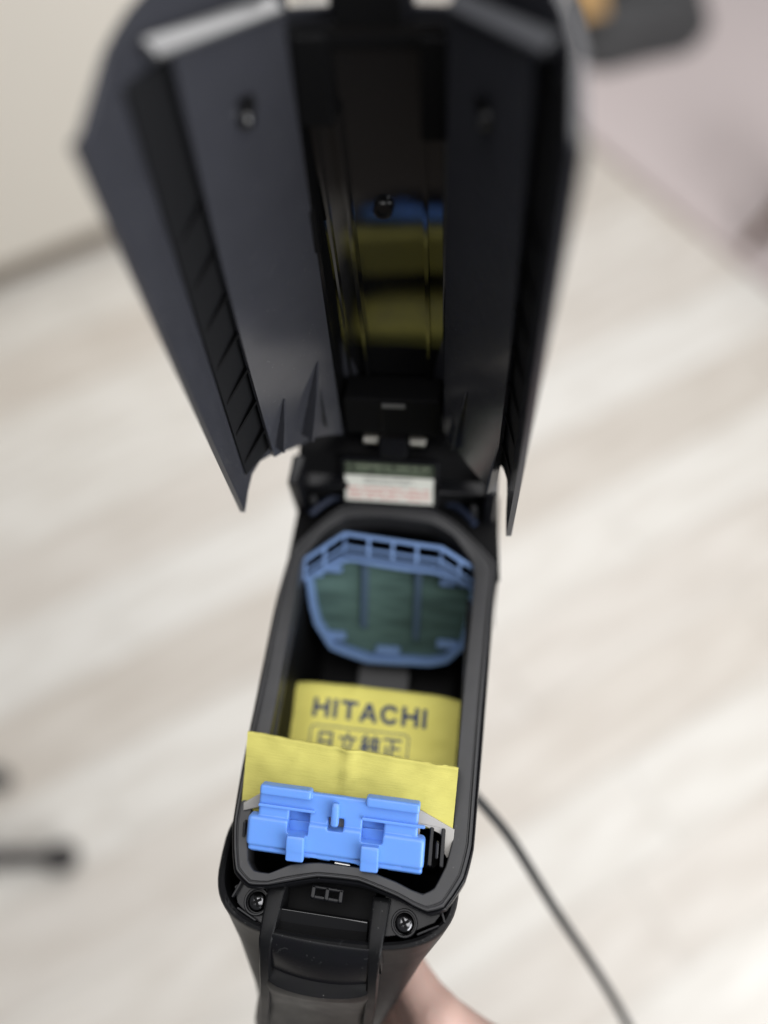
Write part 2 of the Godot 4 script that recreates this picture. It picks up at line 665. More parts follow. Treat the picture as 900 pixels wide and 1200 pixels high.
func build_body(vac: Node3D) -> void:
	# matched outlines of the sealing rim, from the hinge end round
	var outer := pv([-48.5, 100, -48.6, 60, -49, 25, -48.5, 5, -46.6, -5, -44, -13, -38, -17.3, -31, -16.8, -25, -15.2, -12, -11.9, 4, -11.7, 19, -15.4, 26, -18, 31, -19.3, 37, -17, 43.5, -6.5, 46, 5, 46.6, 25, 47.6, 60, 49.2, 100, 50.6, 127, 44, 135, 31, 146.2, 19, 153, -5, 155, -23, 152.5, -34, 143, -46, 128])
	var inner := pv([-40.5, 98, -40.3, 60, -41, 25, -42.5, 6, -41.5, -2, -40, -9, -37, -12.3, -31, -12.6, -23, -8.7, -12.5, -6.9, 3.3, -7, 18, -10.4, 24.5, -12.6, 29, -13.5, 33, -11, 36.6, -3, 38.4, 6, 38.3, 25, 39, 60, 40.4, 98, 41, 119, 39.5, 128, 30, 139.6, 18.5, 145.4, -5, 147.2, -22.6, 145, -33, 136.2, -41, 123])
	g_out = smooth_loop(outer, 5)
	g_in = smooth_loop(inner, 5)
	var prof := [[0.0, -12.0], [0.0, -0.9], [0.03, -0.3], [0.1, 0.0], [0.68, 0.1], [0.73, -0.1], [0.75, -0.6], [0.8, -0.6], [0.82, 0.1], [0.86, 0.4], [0.94, 0.4], [1.0, -0.2], [1.0, -3.0]]
	var loops := []
	for p in prof:
		var loop := PackedVector3Array()
		for i in g_out.size():
			var q := g_in[i].lerp(g_out[i], p[0])
			# the far arch stands up a little towards the label
			var lift := 3.5 * smoothstep(128.0, 152.0, q.y)
			loop.append(Vector3(q.x, q.y, p[1] + lift))
		loops.append(loop)
	var b := Mb.new()
	b.loft(loops)
	put("sealing_rim", b.mesh(35), rubber, vac)
	# outer shell
	b = Mb.new()
	loops = []
	for z in [[-1.6, 0.2], [-1.2, 0.8], [-1.6, 1.3], [-3.0, 1.6], [-20.0, 1.4], [-45.0, 0.0], [-62.0, -4.0], [-72.0, -10.0], [-76.0, -20.0]]:
		loops.append(ring3(g_out, z[0], z[1]))
	b.loft(loops, true, false, true)
	put("body_shell", b.mesh(40), black, vac)
	# inner well
	b = Mb.new()
	loops = []
	for z in [[-4.0, 0.4], [-12.0, 0.2], [-40.0, -1.0], [-58.0, -3.0], [-63.0, -7.0]]:
		loops.append(ring3(g_in, z[0], z[1]))
	loops.reverse()
	b.loft(loops, true, true, false)
	put("inner_well", b.mesh(40), deep, vac)
	# guide ribs on the floor of the well
	var rib_m := plastic(lin(0.022, 0.022, 0.024), 0.5, 0.1)
	for x in [-1.0]:
		b = Mb.new()
		b.extrude(pv([-13, -16, 13, -16, 13, 10, 10, 15, 5, 17, -5, 17, -10, 15, -13, 10]), Transform3D(Basis(Vector3.RIGHT, 0.1), Vector3(x, 80, -60)), 0, 6, 1.0)
		put("guide_rib", b.mesh(), rib_m, vac)
	# black tub under the clip
	b = Mb.new()
	b.box(Vector3(-2, 2, -32), Vector3(72, 12, 44), 2.0)
	put("clip_seat", b.mesh(), deep, vac)
	for x in [30.5, 35.0]:
		b = Mb.new()
		b.box(Vector3(x, 3, -6), Vector3(1.6, 14, 16), 0.4)
		put("guide_rib", b.mesh(), black, vac)
	# side ledge lines on the walls of the well
	for s in [-1, 1]:
		b = Mb.new()
		b.box(Vector3(s * 40.0 - 0.6, 62, -9), Vector3(2.0, 100, 2.4), 0.6)
		put("guide_rib", b.mesh(), black, vac)

func build_hinge(vac: Node3D) -> void:
	# block behind the well that carries hinge and label
	var b := Mb.new()
	var side := pv([200, -40, 200, 20, 192, 27, 180, 26, 172, 24, 166.5, 21.5, 157, 5, 156, 1, 154, -40])
	b.extrude(side, Transform3D(Basis(Vector3(0, 1, 0), Vector3(0, 0, 1), Vector3(1, 0, 0)), Vector3(0.5, 0, 0)), -47.0, 48.5, 1.5)
	var block := put("hinge_block", b.mesh(), deep, vac)
	var slope := Basis(Vector3(1, 0, 0), Vector3(0, 0.5, 0.866), Vector3(0, -0.866, 0.5))
	for c in [[-48.2, 166, -48.4, 122, -46.8, 128, -35, 143.6, -24, 152.6, -24, 166], [20, 166, 20, 153.2, 32, 146.5, 45, 135.4, 51.2, 127.5, 52.2, 120, 51, 166]]:
		b = Mb.new()
		b.extrude(pv(c), Transform3D.IDENTITY, -60.0, -3.4, 0.8)
		put("rear_deck", b.mesh(), deep, block)
	for s in [-1, 1]:
		b = Mb.new()
		b.box(Vector3(s * 46.0 + 0.5, 158, 6), Vector3(6, 17, 36), 1.2)
		put("side_post", b.mesh(), black, block)
		b = Mb.new()
		b.box(Vector3(s * 33.5, 159.5, 13.5), Vector3(24, 9, 2.2), 0.7)
		put("ledge", b.mesh(), black, block)
		b = Mb.new()
		b.box(Vector3(s * 39, 152.5, 3), Vector3(3, 3, 11), 0.8)
		put("stop", b.mesh(), rubber, block)
		# blue inner seal glimpsed beneath the ledge
		b = Mb.new()
		var path := PackedVector3Array()
		for i in 9:
			var f := i / 8.0
			path.append(Vector3(s * lerpf(40, 26, f), lerpf(146.5, 157.5, sin(f * PI * 0.5)), 2.0))
		b.tube(path, [1.7], 8)
		put("inner_seal", b.mesh(60), plastic(lin(0.005, 0.012, 0.035), 0.6, 0.0), block)
	b = Mb.new()
	b.box(Vector3(-1.8, 160.2, 14.0), Vector3(47, 25, 3), 1.0, slope)
	put("label_plate", b.mesh(), black, block)
	# knuckle, springs and wire
	b = Mb.new()
	b.extrude(pv([-5.5, -4.5, 5.5, -4.5, 6.5, -2, 6.5, 6, -6.5, 6, -6.5, -2]), Transform3D(slope, Vector3(0.3, 169.5, 29.5)), -4, 4, 0.8)
	put("hinge_knuckle", b.mesh(), black, block)
	for s in [-1, 1]:
		b = Mb.new()
		var path := PackedVector3Array()
		for i in 81:
			var a := i / 16.0 * TAU
			path.append(Vector3(s * (7.6 + i * 0.085) + 0.3, 171.5 + cos(a) * 2.0, 32.0 + sin(a) * 2.0))
		b.tube(path, [0.58], 6)
		put("hinge_spring", b.mesh(70), steel, block)
		b = Mb.new()
		path = PackedVector3Array()
		for i in 9:
			var a := PI + PI * i / 8.0
			path.append(slope * Vector3(cos(a) * 2.6, sin(a) * 1.2, 0) + Vector3(0.3 + s * 3.4, 167.3, 29.5))
		b.tube(path, [0.42], 6)
		put("spring_leg", b.mesh(70), steel, block)
	b = Mb.new()
	b.tube(PackedVector3Array([lid(-4.5, 4, 1.2), lid(-4.5, 20, -0.9)]), [0.22], 6)
	put("spring_leg", b.mesh(70), gloss, block)
	# caution label
	var im := Image.create(420, 220, false, Image.FORMAT_RGBA8)
	im.fill(Color(0.87, 0.87, 0.83))
	im.fill_rect(Rect2i(0, 0, 420, 72), Color(0.22, 0.25, 0.20))
	var rng := RandomNumberGenerator.new()
	rng.seed = 5
	for row in [[14, 24, Color(0.72, 0.76, 0.66), 10], [44, 18, Color(0.62, 0.68, 0.58), 8], [86, 14, Color(0.15, 0.15, 0.15), 8], [108, 16, Color(0.2, 0.2, 0.2), 9], [140, 22, Color(0.78, 0.10, 0.07), 12], [168, 20, Color(0.78, 0.12, 0.09), 14], [194, 14, Color(0.78, 0.25, 0.2), 8]]:
		var x := 16
		if row[0] in [86, 108]:
			x = 90
		while x < (330 if row[0] in [86, 108] else 396):
			var w := rng.randi_range(5, 13)
			if rng.randf() < 0.86:
				im.fill_rect(Rect2i(x, row[0], w, 3), row[2])
				im.fill_rect(Rect2i(x + rng.randi_range(0, w - 3), row[0], 3, row[3]), row[2])
				im.fill_rect(Rect2i(x, row[0] + rng.randi_range(3, row[3]), w, 3), row[2])
			x += w + 3
	im.generate_mipmaps()
	var lm := StandardMaterial3D.new()
	lm.albedo_texture = ImageTexture.create_from_image(im)
	lm.roughness = 0.35
	b = Mb.new()
	var g := []
	for i in 3:
		var row := PackedVector3Array()
		for j in 5:
			row.append(Vector3(-1.8, 160.2, 14.0) + slope * Vector3(-21.2 + 42.4 * j / 4.0, -10.3 + 20.6 * i / 2.0, 1.75))
		g.append(row)
	b.sheet(g, 0.15)
	put("caution_label", b.mesh(), lm, vac)

func build_filter(vac: Node3D) -> void:
	# plane that leans back into the well: s runs down it
	var e := Vector3(0, -0.7071, -0.7071)
	var n := Vector3(0, -0.7071, 0.7071)
	var xf := Transform3D(Basis(Vector3(1, 0, 0), -e, n), Vector3(1.0, 128, -3))
	var bl := plastic(lin(0.16, 0.26, 0.48), 0.45, 0.05)
	# octagon in (x, -s): drawn with y up
	var top := [Vector2(-41.5, -3.2), Vector2(-22, 11.5), Vector2(24, 7.5), Vector2(42, -3.0)]
	var oct := pv([-41.5, -3.2, -39.5, -26, -37, -36, -29, -48.5, -22, -51, -10, -54.5, 22, -53.5, 30, -51, 38, -42, 40, -32, 42, -3.0, 24, 7.5, -22, 11.5])
	var b := Mb.new()
	# frame: ring of the octagon
	var loops := []
	var c := Vector2(0, -22)
	var oct_low := oct.duplicate()
	for i in [0, 10, 11, 12]:
		oct_low[i].y -= 11.0 if i > 10 else 8.0
	var ring := PackedVector2Array()
	for i in oct_low.size():
		for k in 4:
			ring.append(oct_low[i].lerp(oct_low[(i + 1) % oct_low.size()], 0.06 + k * 0.29))
	for p in [[0.0, -9.0], [0.0, -0.8], [0.5, 0.0], [2.4, 0.0], [2.9, -0.8], [2.9, -9.0]]:
		var loop := PackedVector3Array()
		for q in ring:
			var d := (c - q).normalized()
			var s: Vector2 = q + d * p[0]
			loop.append(xf * Vector3(s.x, s.y - 1.5, p[1]))
		loops.append(loop)
	b.loft(loops)
	var fr := put("filter_frame", b.mesh(45), bl, vac)
	# mesh cloth
	var cloth := StandardMaterial3D.new()
	cloth.albedo_color = lin(0.115, 0.20, 0.18)
	cloth.roughness = 0.85
	var cl := noise_tex(0.018, 33, false, 1.0, 256, 4)
	var cr := Gradient.new()
	cr.set_color(0, Color(0.45, 0.5, 0.5))
	cr.set_color(1, Color(1, 1, 1))
	cl.color_ramp = cr
	cloth.albedo_texture = cl
	cloth.uv1_triplanar = true
	cloth.uv1_scale = Vector3(5, 40, 40)
	b = Mb.new()
	var small := PackedVector2Array()
	for q in oct_low:
		small.append(q + (c - q).normalized() * 2.0)
	b.extrude(small, xf, -8.0, -6.0, 0.2)
	put("filter_cloth", b.mesh(), cloth, fr)
	# ladder of rails and posts round the upper edge
	var rails := [[0.8, 2.0, 3.0], [-5.6, 1.3, 2.0], [-9.2, 1.1, 1.0]]
	for seg in 3:
		var a: Vector2 = top[seg]
		var z: Vector2 = top[seg + 1]
		var d := (z - a)
		var l := d.length()
		d /= l
		var bs := xf.basis * Basis(Vector3(d.x, d.y, 0), Vector3(-d.y, d.x, 0), Vector3(0, 0, 1))
		for r in rails:
			b = Mb.new()
			var mid := (a + z) * 0.5
			b.box(xf * Vector3(mid.x, mid.y + r[0] - 1.2, r[2] * 0.5 - 0.5), Vector3(l + 0.8, r[1], 1.8), 0.4, bs)
			put("rail", b.mesh(), bl, fr)
		var cnt := 4 if seg == 1 else 2
		for k in cnt + 1:
			b = Mb.new()
			var p := a.lerp(z, (k + 0.0) / cnt)
			b.box(xf * Vector3(p.x, p.y - 5.4, 0.4), Vector3(1.5, 11.4, 1.8), 0.4, xf.basis)
			put("post", b.mesh(), bl, fr)
	# two dim uprights over the cloth, and inner tabs
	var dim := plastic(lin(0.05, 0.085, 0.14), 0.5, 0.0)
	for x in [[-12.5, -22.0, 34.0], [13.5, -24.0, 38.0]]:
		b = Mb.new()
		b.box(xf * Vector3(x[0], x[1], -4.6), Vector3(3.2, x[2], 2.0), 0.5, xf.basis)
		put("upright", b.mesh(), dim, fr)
	for q in [[-36, -12, 5, 3], [36, -12, 5, 3], [-27, -44, 11, 4], [29, -44, 10, 4], [0, -50, 12, 4], [-28, -9, 8, 3], [28, -12, 8, 3]]:
		b = Mb.new()
		b.box(xf * Vector3(q[0], q[1], -4.4), Vector3(q[2], q[3], 3.0), 0.6, xf.basis)
		put("tab", b.mesh(), bl, fr)

# -------- the blue clip
func sd_box(p: Vector3, c: Vector3, h: Vector3, r: float) -> float:
	var q := (p - c).abs() - h + Vector3(r, r, r)
	return Vector3(maxf(q.x, 0), maxf(q.y, 0), maxf(q.z, 0)).length() + minf(maxf(q.x, maxf(q.y, q.z)), 0.0) - r

func sd_holder(p: Vector3) -> float:
	# tilt of the clip in its plane; x across, y up its face, z out of it
	var s := 0.03 * (p.x + 6.5)
	var q := Vector3(p.x, p.y + s, p.z)
	var d := sd_box(q, Vector3(-6.2, 9.2, 0.0), Vector3(31.4, 9.4, 1.5), 0.6)
	# swelling lower body
	var low := sd_box(q, Vector3(-6.6, 1.6, -0.3), Vector3(34.9, 5.8, 3.4), 1.6)
	d = minf(d, low)
	# chin that leans back under
	var c := q - Vector3(-6.6, -3.6, -1.8)
	c = Vector3(c.x, c.y * 0.883 - c.z * 0.469, c.y * 0.469 + c.z * 0.883)
	d = minf(d, sd_box(c, Vector3.ZERO, Vector3(34.4, 3.6, 2.6), 1.0))
	# thumb rails on top
	d = minf(d, sd_box(q, Vector3(-26.8, 18.3, 1.8), Vector3(10.2, 1.9, 2.9), 0.9))
	d = minf(d, sd_box(q, Vector3(15.2, 18.9, 1.8), Vector3(10.4, 1.9, 2.9), 0.9))
	# windows
	d = maxf(d, -sd_box(q, Vector3(-21.3, 7.0, 0.0), Vector3(4.2, 4.4, 12), 0.5))
	d = maxf(d, -sd_box(q, Vector3(7.8, 7.4, 0.0), Vector3(4.2, 4.2, 12), 0.5))
	d = maxf(d, -sd_box(q, Vector3(-6.6, 8.0, 0.0), Vector3(3.1, 2.3, 12), 0.4))
	# notches in the lower edge
	d = maxf(d, -sd_box(q, Vector3(-14.6, -8.2, 0), Vector3(1.6, 2.0, 12), 0.3))
	d = maxf(d, -sd_box(q, Vector3(-3.0, -9.2, 0), Vector3(5.2, 3.4, 12), 0.3))
	d = maxf(d, -sd_box(q, Vector3(13.0, -8.6, 0), Vector3(1.2, 2.0, 12), 0.3))
	return d

func build_holder(vac: Node3D) -> void:
	var nrm := Vector3(0, -0.447, 0.894)
	var xf := Transform3D(Basis(Vector3.RIGHT, Vector3(0, 0.894, 0.447), nrm), Vector3(0, 0, 2) * 0.001)
	var b := Mb.new()
	b.nets(sd_holder, Vector3(-43, -11, -7), Vector3(30, 23, 6.5), 0.5)
	var h := put("pack_clip", b.mesh(180), blue, vac)
	h.transform = xf
	for x in [[-36.6, 20.6, 10.6], [4.4, 22.6, 10.4]]:
		b = Mb.new()
		var y0: float = 13.4 - 0.03 * ((x[0] + 12) + 6.5)
		b.box(Vector3(x[0] + x[1] * 0.5, y0 - 1.6, 1.9), Vector3(x[1] + 2, 1.2, 1.6), 0.45, Basis(Vector3(0, 0, 1), -0.03))
		put("ledge_rail", b.mesh(), blue, h)
	for x in [[-21.6, -1.9], [7.4, -2.6]]:
		b = Mb.new()
		# stepped pull tab: upper block and lower block
		b.extrude(pv([-4.8, 0.8, -5.2, 2.6, -4.6, 3.5, -1.4, 3.7, -0.7, 4.3, 3.6, 4.5, 4.6, 3.8, 4.7, 0.8]), Transform3D(Basis(Vector3(0, 1, 0), Vector3(0, 0, 1), Vector3(1, 0, 0)), Vector3(x[0] + 0.3, x[1] + 0.4, 2.0)), -3.5, 3.5, 0.7)
		put("pull_tab", b.mesh(), blue, h)
	b = Mb.new()
	var path := PackedVector3Array()
	for i in 13:
		var a := PI * i / 12.0
		path.append(Vector3(-6.9, 13.0 - 4.2 * (i / 12.0) , 1.0 + 3.4 * sin(a)))
	b.extrude(pv([-4.2, 1.0, -4.6, 3.2, -3.8, 4.4, 3.2, 4.4, 4.4, 3.4, 4.6, 1.0]), Transform3D(Basis(Vector3(0, 1, 0), Vector3(0, 0, 1), Vector3(1, 0, 0)), Vector3(-6.9, 12.0, 0.0)), -1.5, 1.5, 0.9)
	put("centre_hook", b.mesh(), blue, h)
	b = Mb.new()
	for x in [[-21.3, 7.0], [7.8, 7.0]]:
		b = Mb.new()
		b.box(Vector3(x[0], x[1], -3.6), Vector3(11.0, 11.6, 1.2), 0.3)
		put("window_floor", b.mesh(), blue, h)
		b = Mb.new()
		b.box(Vector3(x[0], x[1] - 2.6, -2.6), Vector3(8.8, 4.4, 1.2), 0.3)
		put("window_step", b.mesh(), blue, h)
	b = Mb.new()
	b.tube(PackedVector3Array([Vector3(-6.5, -8.6, -3.4), Vector3(-0.5, -8.8, -3.4)]), [1.6], 14)
	put("hinge_pin", b.mesh(), steel, h)
	for x in [-43.4, 33.0]:
		b = Mb.new()
		b.box(Vector3(x, 1.5, -1.8), Vector3(1.1, 6, 3), 0.4)
		put("hinge_pin", b.mesh(), rubber, h)

# -------- handle, latch, screws
func super_ring(cx: float, cy: float, a: float, bb: float, z: float, p := 3.0, tilt := 0.0) -> PackedVector3Array:
	var o := PackedVector3Array()
	for k in 64:
		var q := TAU * k / 64.0
		var x := signf(cos(q)) * pow(absf(cos(q)), 2.0 / p) * a
		var y := signf(sin(q)) * pow(absf(sin(q)), 2.0 / p) * bb
		o.append(Vector3(cx + x, cy + y, z - tilt * (y + bb)))
	return o

func build_handle(vac: Node3D) -> void:
	var b := Mb.new()
	var loops := [super_ring(-5.8, -7, 44.9, 24.4, -16, 3, 0.08), super_ring(-5.8, -7, 45.5, 25.0, -8.6, 3, 0.08), super_ring(-5.8, -7, 46.5, 26.0, -7.8, 3, 0.08), super_ring(-5.8, -7, 47.7, 27.2, -8.0, 3, 0.08), super_ring(-5.8, -7, 48.3, 27.8, -9.2, 3, 0.08),
		super_ring(-6.6, -12, 46.7, 25.5, -20, 2.9, 0.05), super_ring(-9.0, -24, 41.0, 21.5, -40, 2.8), super_ring(-13, -42, 34.0, 20.5, -75, 2.6), super_ring(-18.5, -57, 29.5, 20, -110, 2.5), super_ring(-25, -75, 24, 19, -160, 2.4), super_ring(-34, -97, 20, 18, -230, 2.3), super_ring(-40, -108, 19, 17, -280, 2.3)]
	b.loft(loops, true, false, true)
	var hd := put("handle", b.mesh(45), matte, vac)
	# crescent decks beside the latch
	for s in [-1, 1]:
		b = Mb.new()
		var poly := pv([-46.5, -18, -44, -24, -38, -28.5, -29.5, -31, -29.5, -14, -40, -14]) if s < 0 else pv([14, -29.5, 24, -27.5, 34, -22.5, 38.5, -16, 38, -11, 26, -13, 14, -13])
		b.extrude(poly, Transform3D.IDENTITY, -20, -11.0, 0.5, false)
		put("deck", b.mesh(), black, hd)
		# two thin ribs standing on the deck
		b = Mb.new()
		b.box(Vector3(-44.5 if s < 0 else 36.5, -19, -9.8), Vector3(1.0, 7, 3.0), 0.3, Basis(Vector3(0, 0, 1), 0.4 * s))
		put("deck_rib", b.mesh(), black, hd)
		b = Mb.new()
		b.box(Vector3(-39.0 if s < 0 else 31.5, -27.4 if s < 0 else -25.2, -9.8), Vector3(9.0, 0.9, 3.0), 0.3, Basis(Vector3(0, 0, 1), -0.42 if s < 0 else 0.46))
		put("deck_rib", b.mesh(), black, hd)
	# screws in their bosses
	for p in [Vector3(-35.9, -22.6, -10), Vector3(22.4, -23.8, -10)]:
		b = Mb.new()
		b.lathe([[5.1, -4.0], [5.1, 0.8], [4.8, 1.1], [4.3, 1.1], [4.1, 0.7], [4.1, -1.6], [0.1, -1.6]], Transform3D(Basis.IDENTITY, p), 32)
		put("screw_boss", b.mesh(), black, vac)
		b = Mb.new()
		b.lathe([[3.7, -1.8], [3.7, -0.5], [3.3, 0.35], [2.3, 0.95], [1.1, 1.2], [0.05, 1.25]], Transform3D(Basis.IDENTITY, p), 32)
		var sc := put("screw", b.mesh(50), plastic(lin(0.16, 0.16, 0.165), 0.2, 0.0), vac)
		sc.material_override.metallic = 1.0
		for k in 2:
			b = Mb.new()
			b.box(p + Vector3(0, 0, 0.95), Vector3(4.2, 1.05, 0.9), 0.2, Basis(Vector3(0, 0, 1), 0.5 + k * PI / 2))
			put("cross_slot", b.mesh(), deep, sc)
	# cheeks, catch recess and glossy panel
	for s in [[-29.6, -1.0], [12.6, 1.0]]:
		b = Mb.new()
		var path := []
		for q in [[-15.5, -12.5, 3.4, 1.0], [-16.0, -8.6, 3.6, 1.0], [-18.0, -7.2, 3.4, 0.8], [-28.0, -6.6, 2.9, 0.2], [-34.5, -6.8, 2.6, 0.0], [-38.0, -9.0, 2.4, -0.2], [-44.0, -17.0, 2.2, -0.8], [-50.5, -29.0, 2.2, -1.8], [-57.0, -48.0, 2.2, -4.5], [-68.5, -82.0, 2.2, -10.0]]:
			var c := Vector3(s[0] + (q[3] if s[1] < 0 else q[3] * 0.6 - 0.4), q[0], q[1])
			var loop := PackedVector3Array()
			for e in [[-1, -16], [-1, -0.9], [-0.7, -0.2], [0.7, -0.2], [1, -0.9], [1, -16]]:
				var down := Vector3(0, 0.45, 0.89) if q[0] > -36.0 else Vector3(0, -0.9, 0.43)
				loop.append(c + Vector3(e[0] * q[2], 0, 0) + down * (e[1] + 0.2))
			path.append(loop)
		path.reverse()
		b.loft(path, true, true, true)
		put("latch_cheek", b.mesh(45), matte, vac)
	b = Mb.new()
	b.box(Vector3(-9, -20, -24), Vector3(38, 16, 10), 0.5)
	put("latch_recess", b.mesh(), deep, vac)
	b = Mb.new()
	b.box(Vector3(-9.3, -29.4, -13.6), Vector3(35.6, 12, 2.4), 0.6, Basis(Vector3.RIGHT, 0.42) * Basis(Vector3(0, 0, 1), -0.03))
	put("latch_panel", b.mesh(), gloss, vac)
	for k in 3:
		b = Mb.new()
		b.box(Vector3(-14.2 + k * 5.5, -17.0 - k * 0.3, -9.5), Vector3(1.8, 4.4, 3.0), 0.5)
		put("catch_rib", b.mesh(), black, vac)
	for k in 2:
		b = Mb.new()
		b.box(Vector3(-8.8, -15.2 - k * 3.6, -9.8), Vector3(13.0, 1.6, 2.0), 0.5, Basis(Vector3(0, 0, 1), -0.05))
		put("catch_rib", b.mesh(), black, vac)
	# thumb pad: bulging bar with a bowed lower edge
	b = Mb.new()
	var g := []
	for i in 10:
		var f := i / 9.0
		var row := PackedVector3Array()
		for j in 25:
			var k := j / 24.0
			var x := lerpf(-28.6, 10.4, k)
			var bow := 1.0 - pow(absf(k * 2.0 - 1.0), 2.2)
			var y := lerpf(-44.5 - 2.5 * bow, -33.2 - 0.6 * bow, f) - (k - 0.5) * 1.6
			var z := -6.2 - 16.5 * pow(1.0 - f, 1.6) - 0.8 * pow(f, 6.0)
			row.append(Vector3(x - (1.0 - f) * 1.2, y, z))
		g.append(row)
	b.sheet(g, 5.0)
	put("latch_button", b.mesh(50), black, vac)
	# handle spine with a bowed lip under the thumb pad
	b = Mb.new()
	loops = []
	for s in [[-30, 11.6, -48.0, -25.0, 0.0], [-31.2, 11.6, -49.2, -25.5, 3.0], [-32.5, 11.8, -51.0, -29.0, 2.6], [-34.5, 11.5, -53.0, -38.0, 1.2], [-40.5, 8.5, -59, -65.0, 0.8], [-45.5, 6.5, -68.5, -90.0, 0.8], [-51.0, 3.5, -86, -140.0, 0.8]]:
		var loop := PackedVector3Array()
		for k in 24:
			var f := k / 23.0
			var bow: float = s[4] * (1.0 - pow(absf(f * 2 - 1), 2.0))
			var edge := pow(absf(f * 2 - 1), 10.0) * 2.0
			loop.append(Vector3(lerpf(s[0], s[1], f), s[2] - bow + edge, s[3]))
		loop.append(Vector3(s[1], s[2] + 22, s[3]))
		loop.append(Vector3(s[0], s[2] + 22, s[3]))
		loops.append(loop)
	b.loft(loops, true, true, true)
	put("handle_spine", b.mesh(45), matte, vac)

# -------- the lid
# depth of the channel's floor: it runs deeper towards the hinge
func chan_n(u: float) -> float:
	return lerpf(-18.5, -4.0, clampf((u - 15.0) / 160.0, 0.0, 1.0))

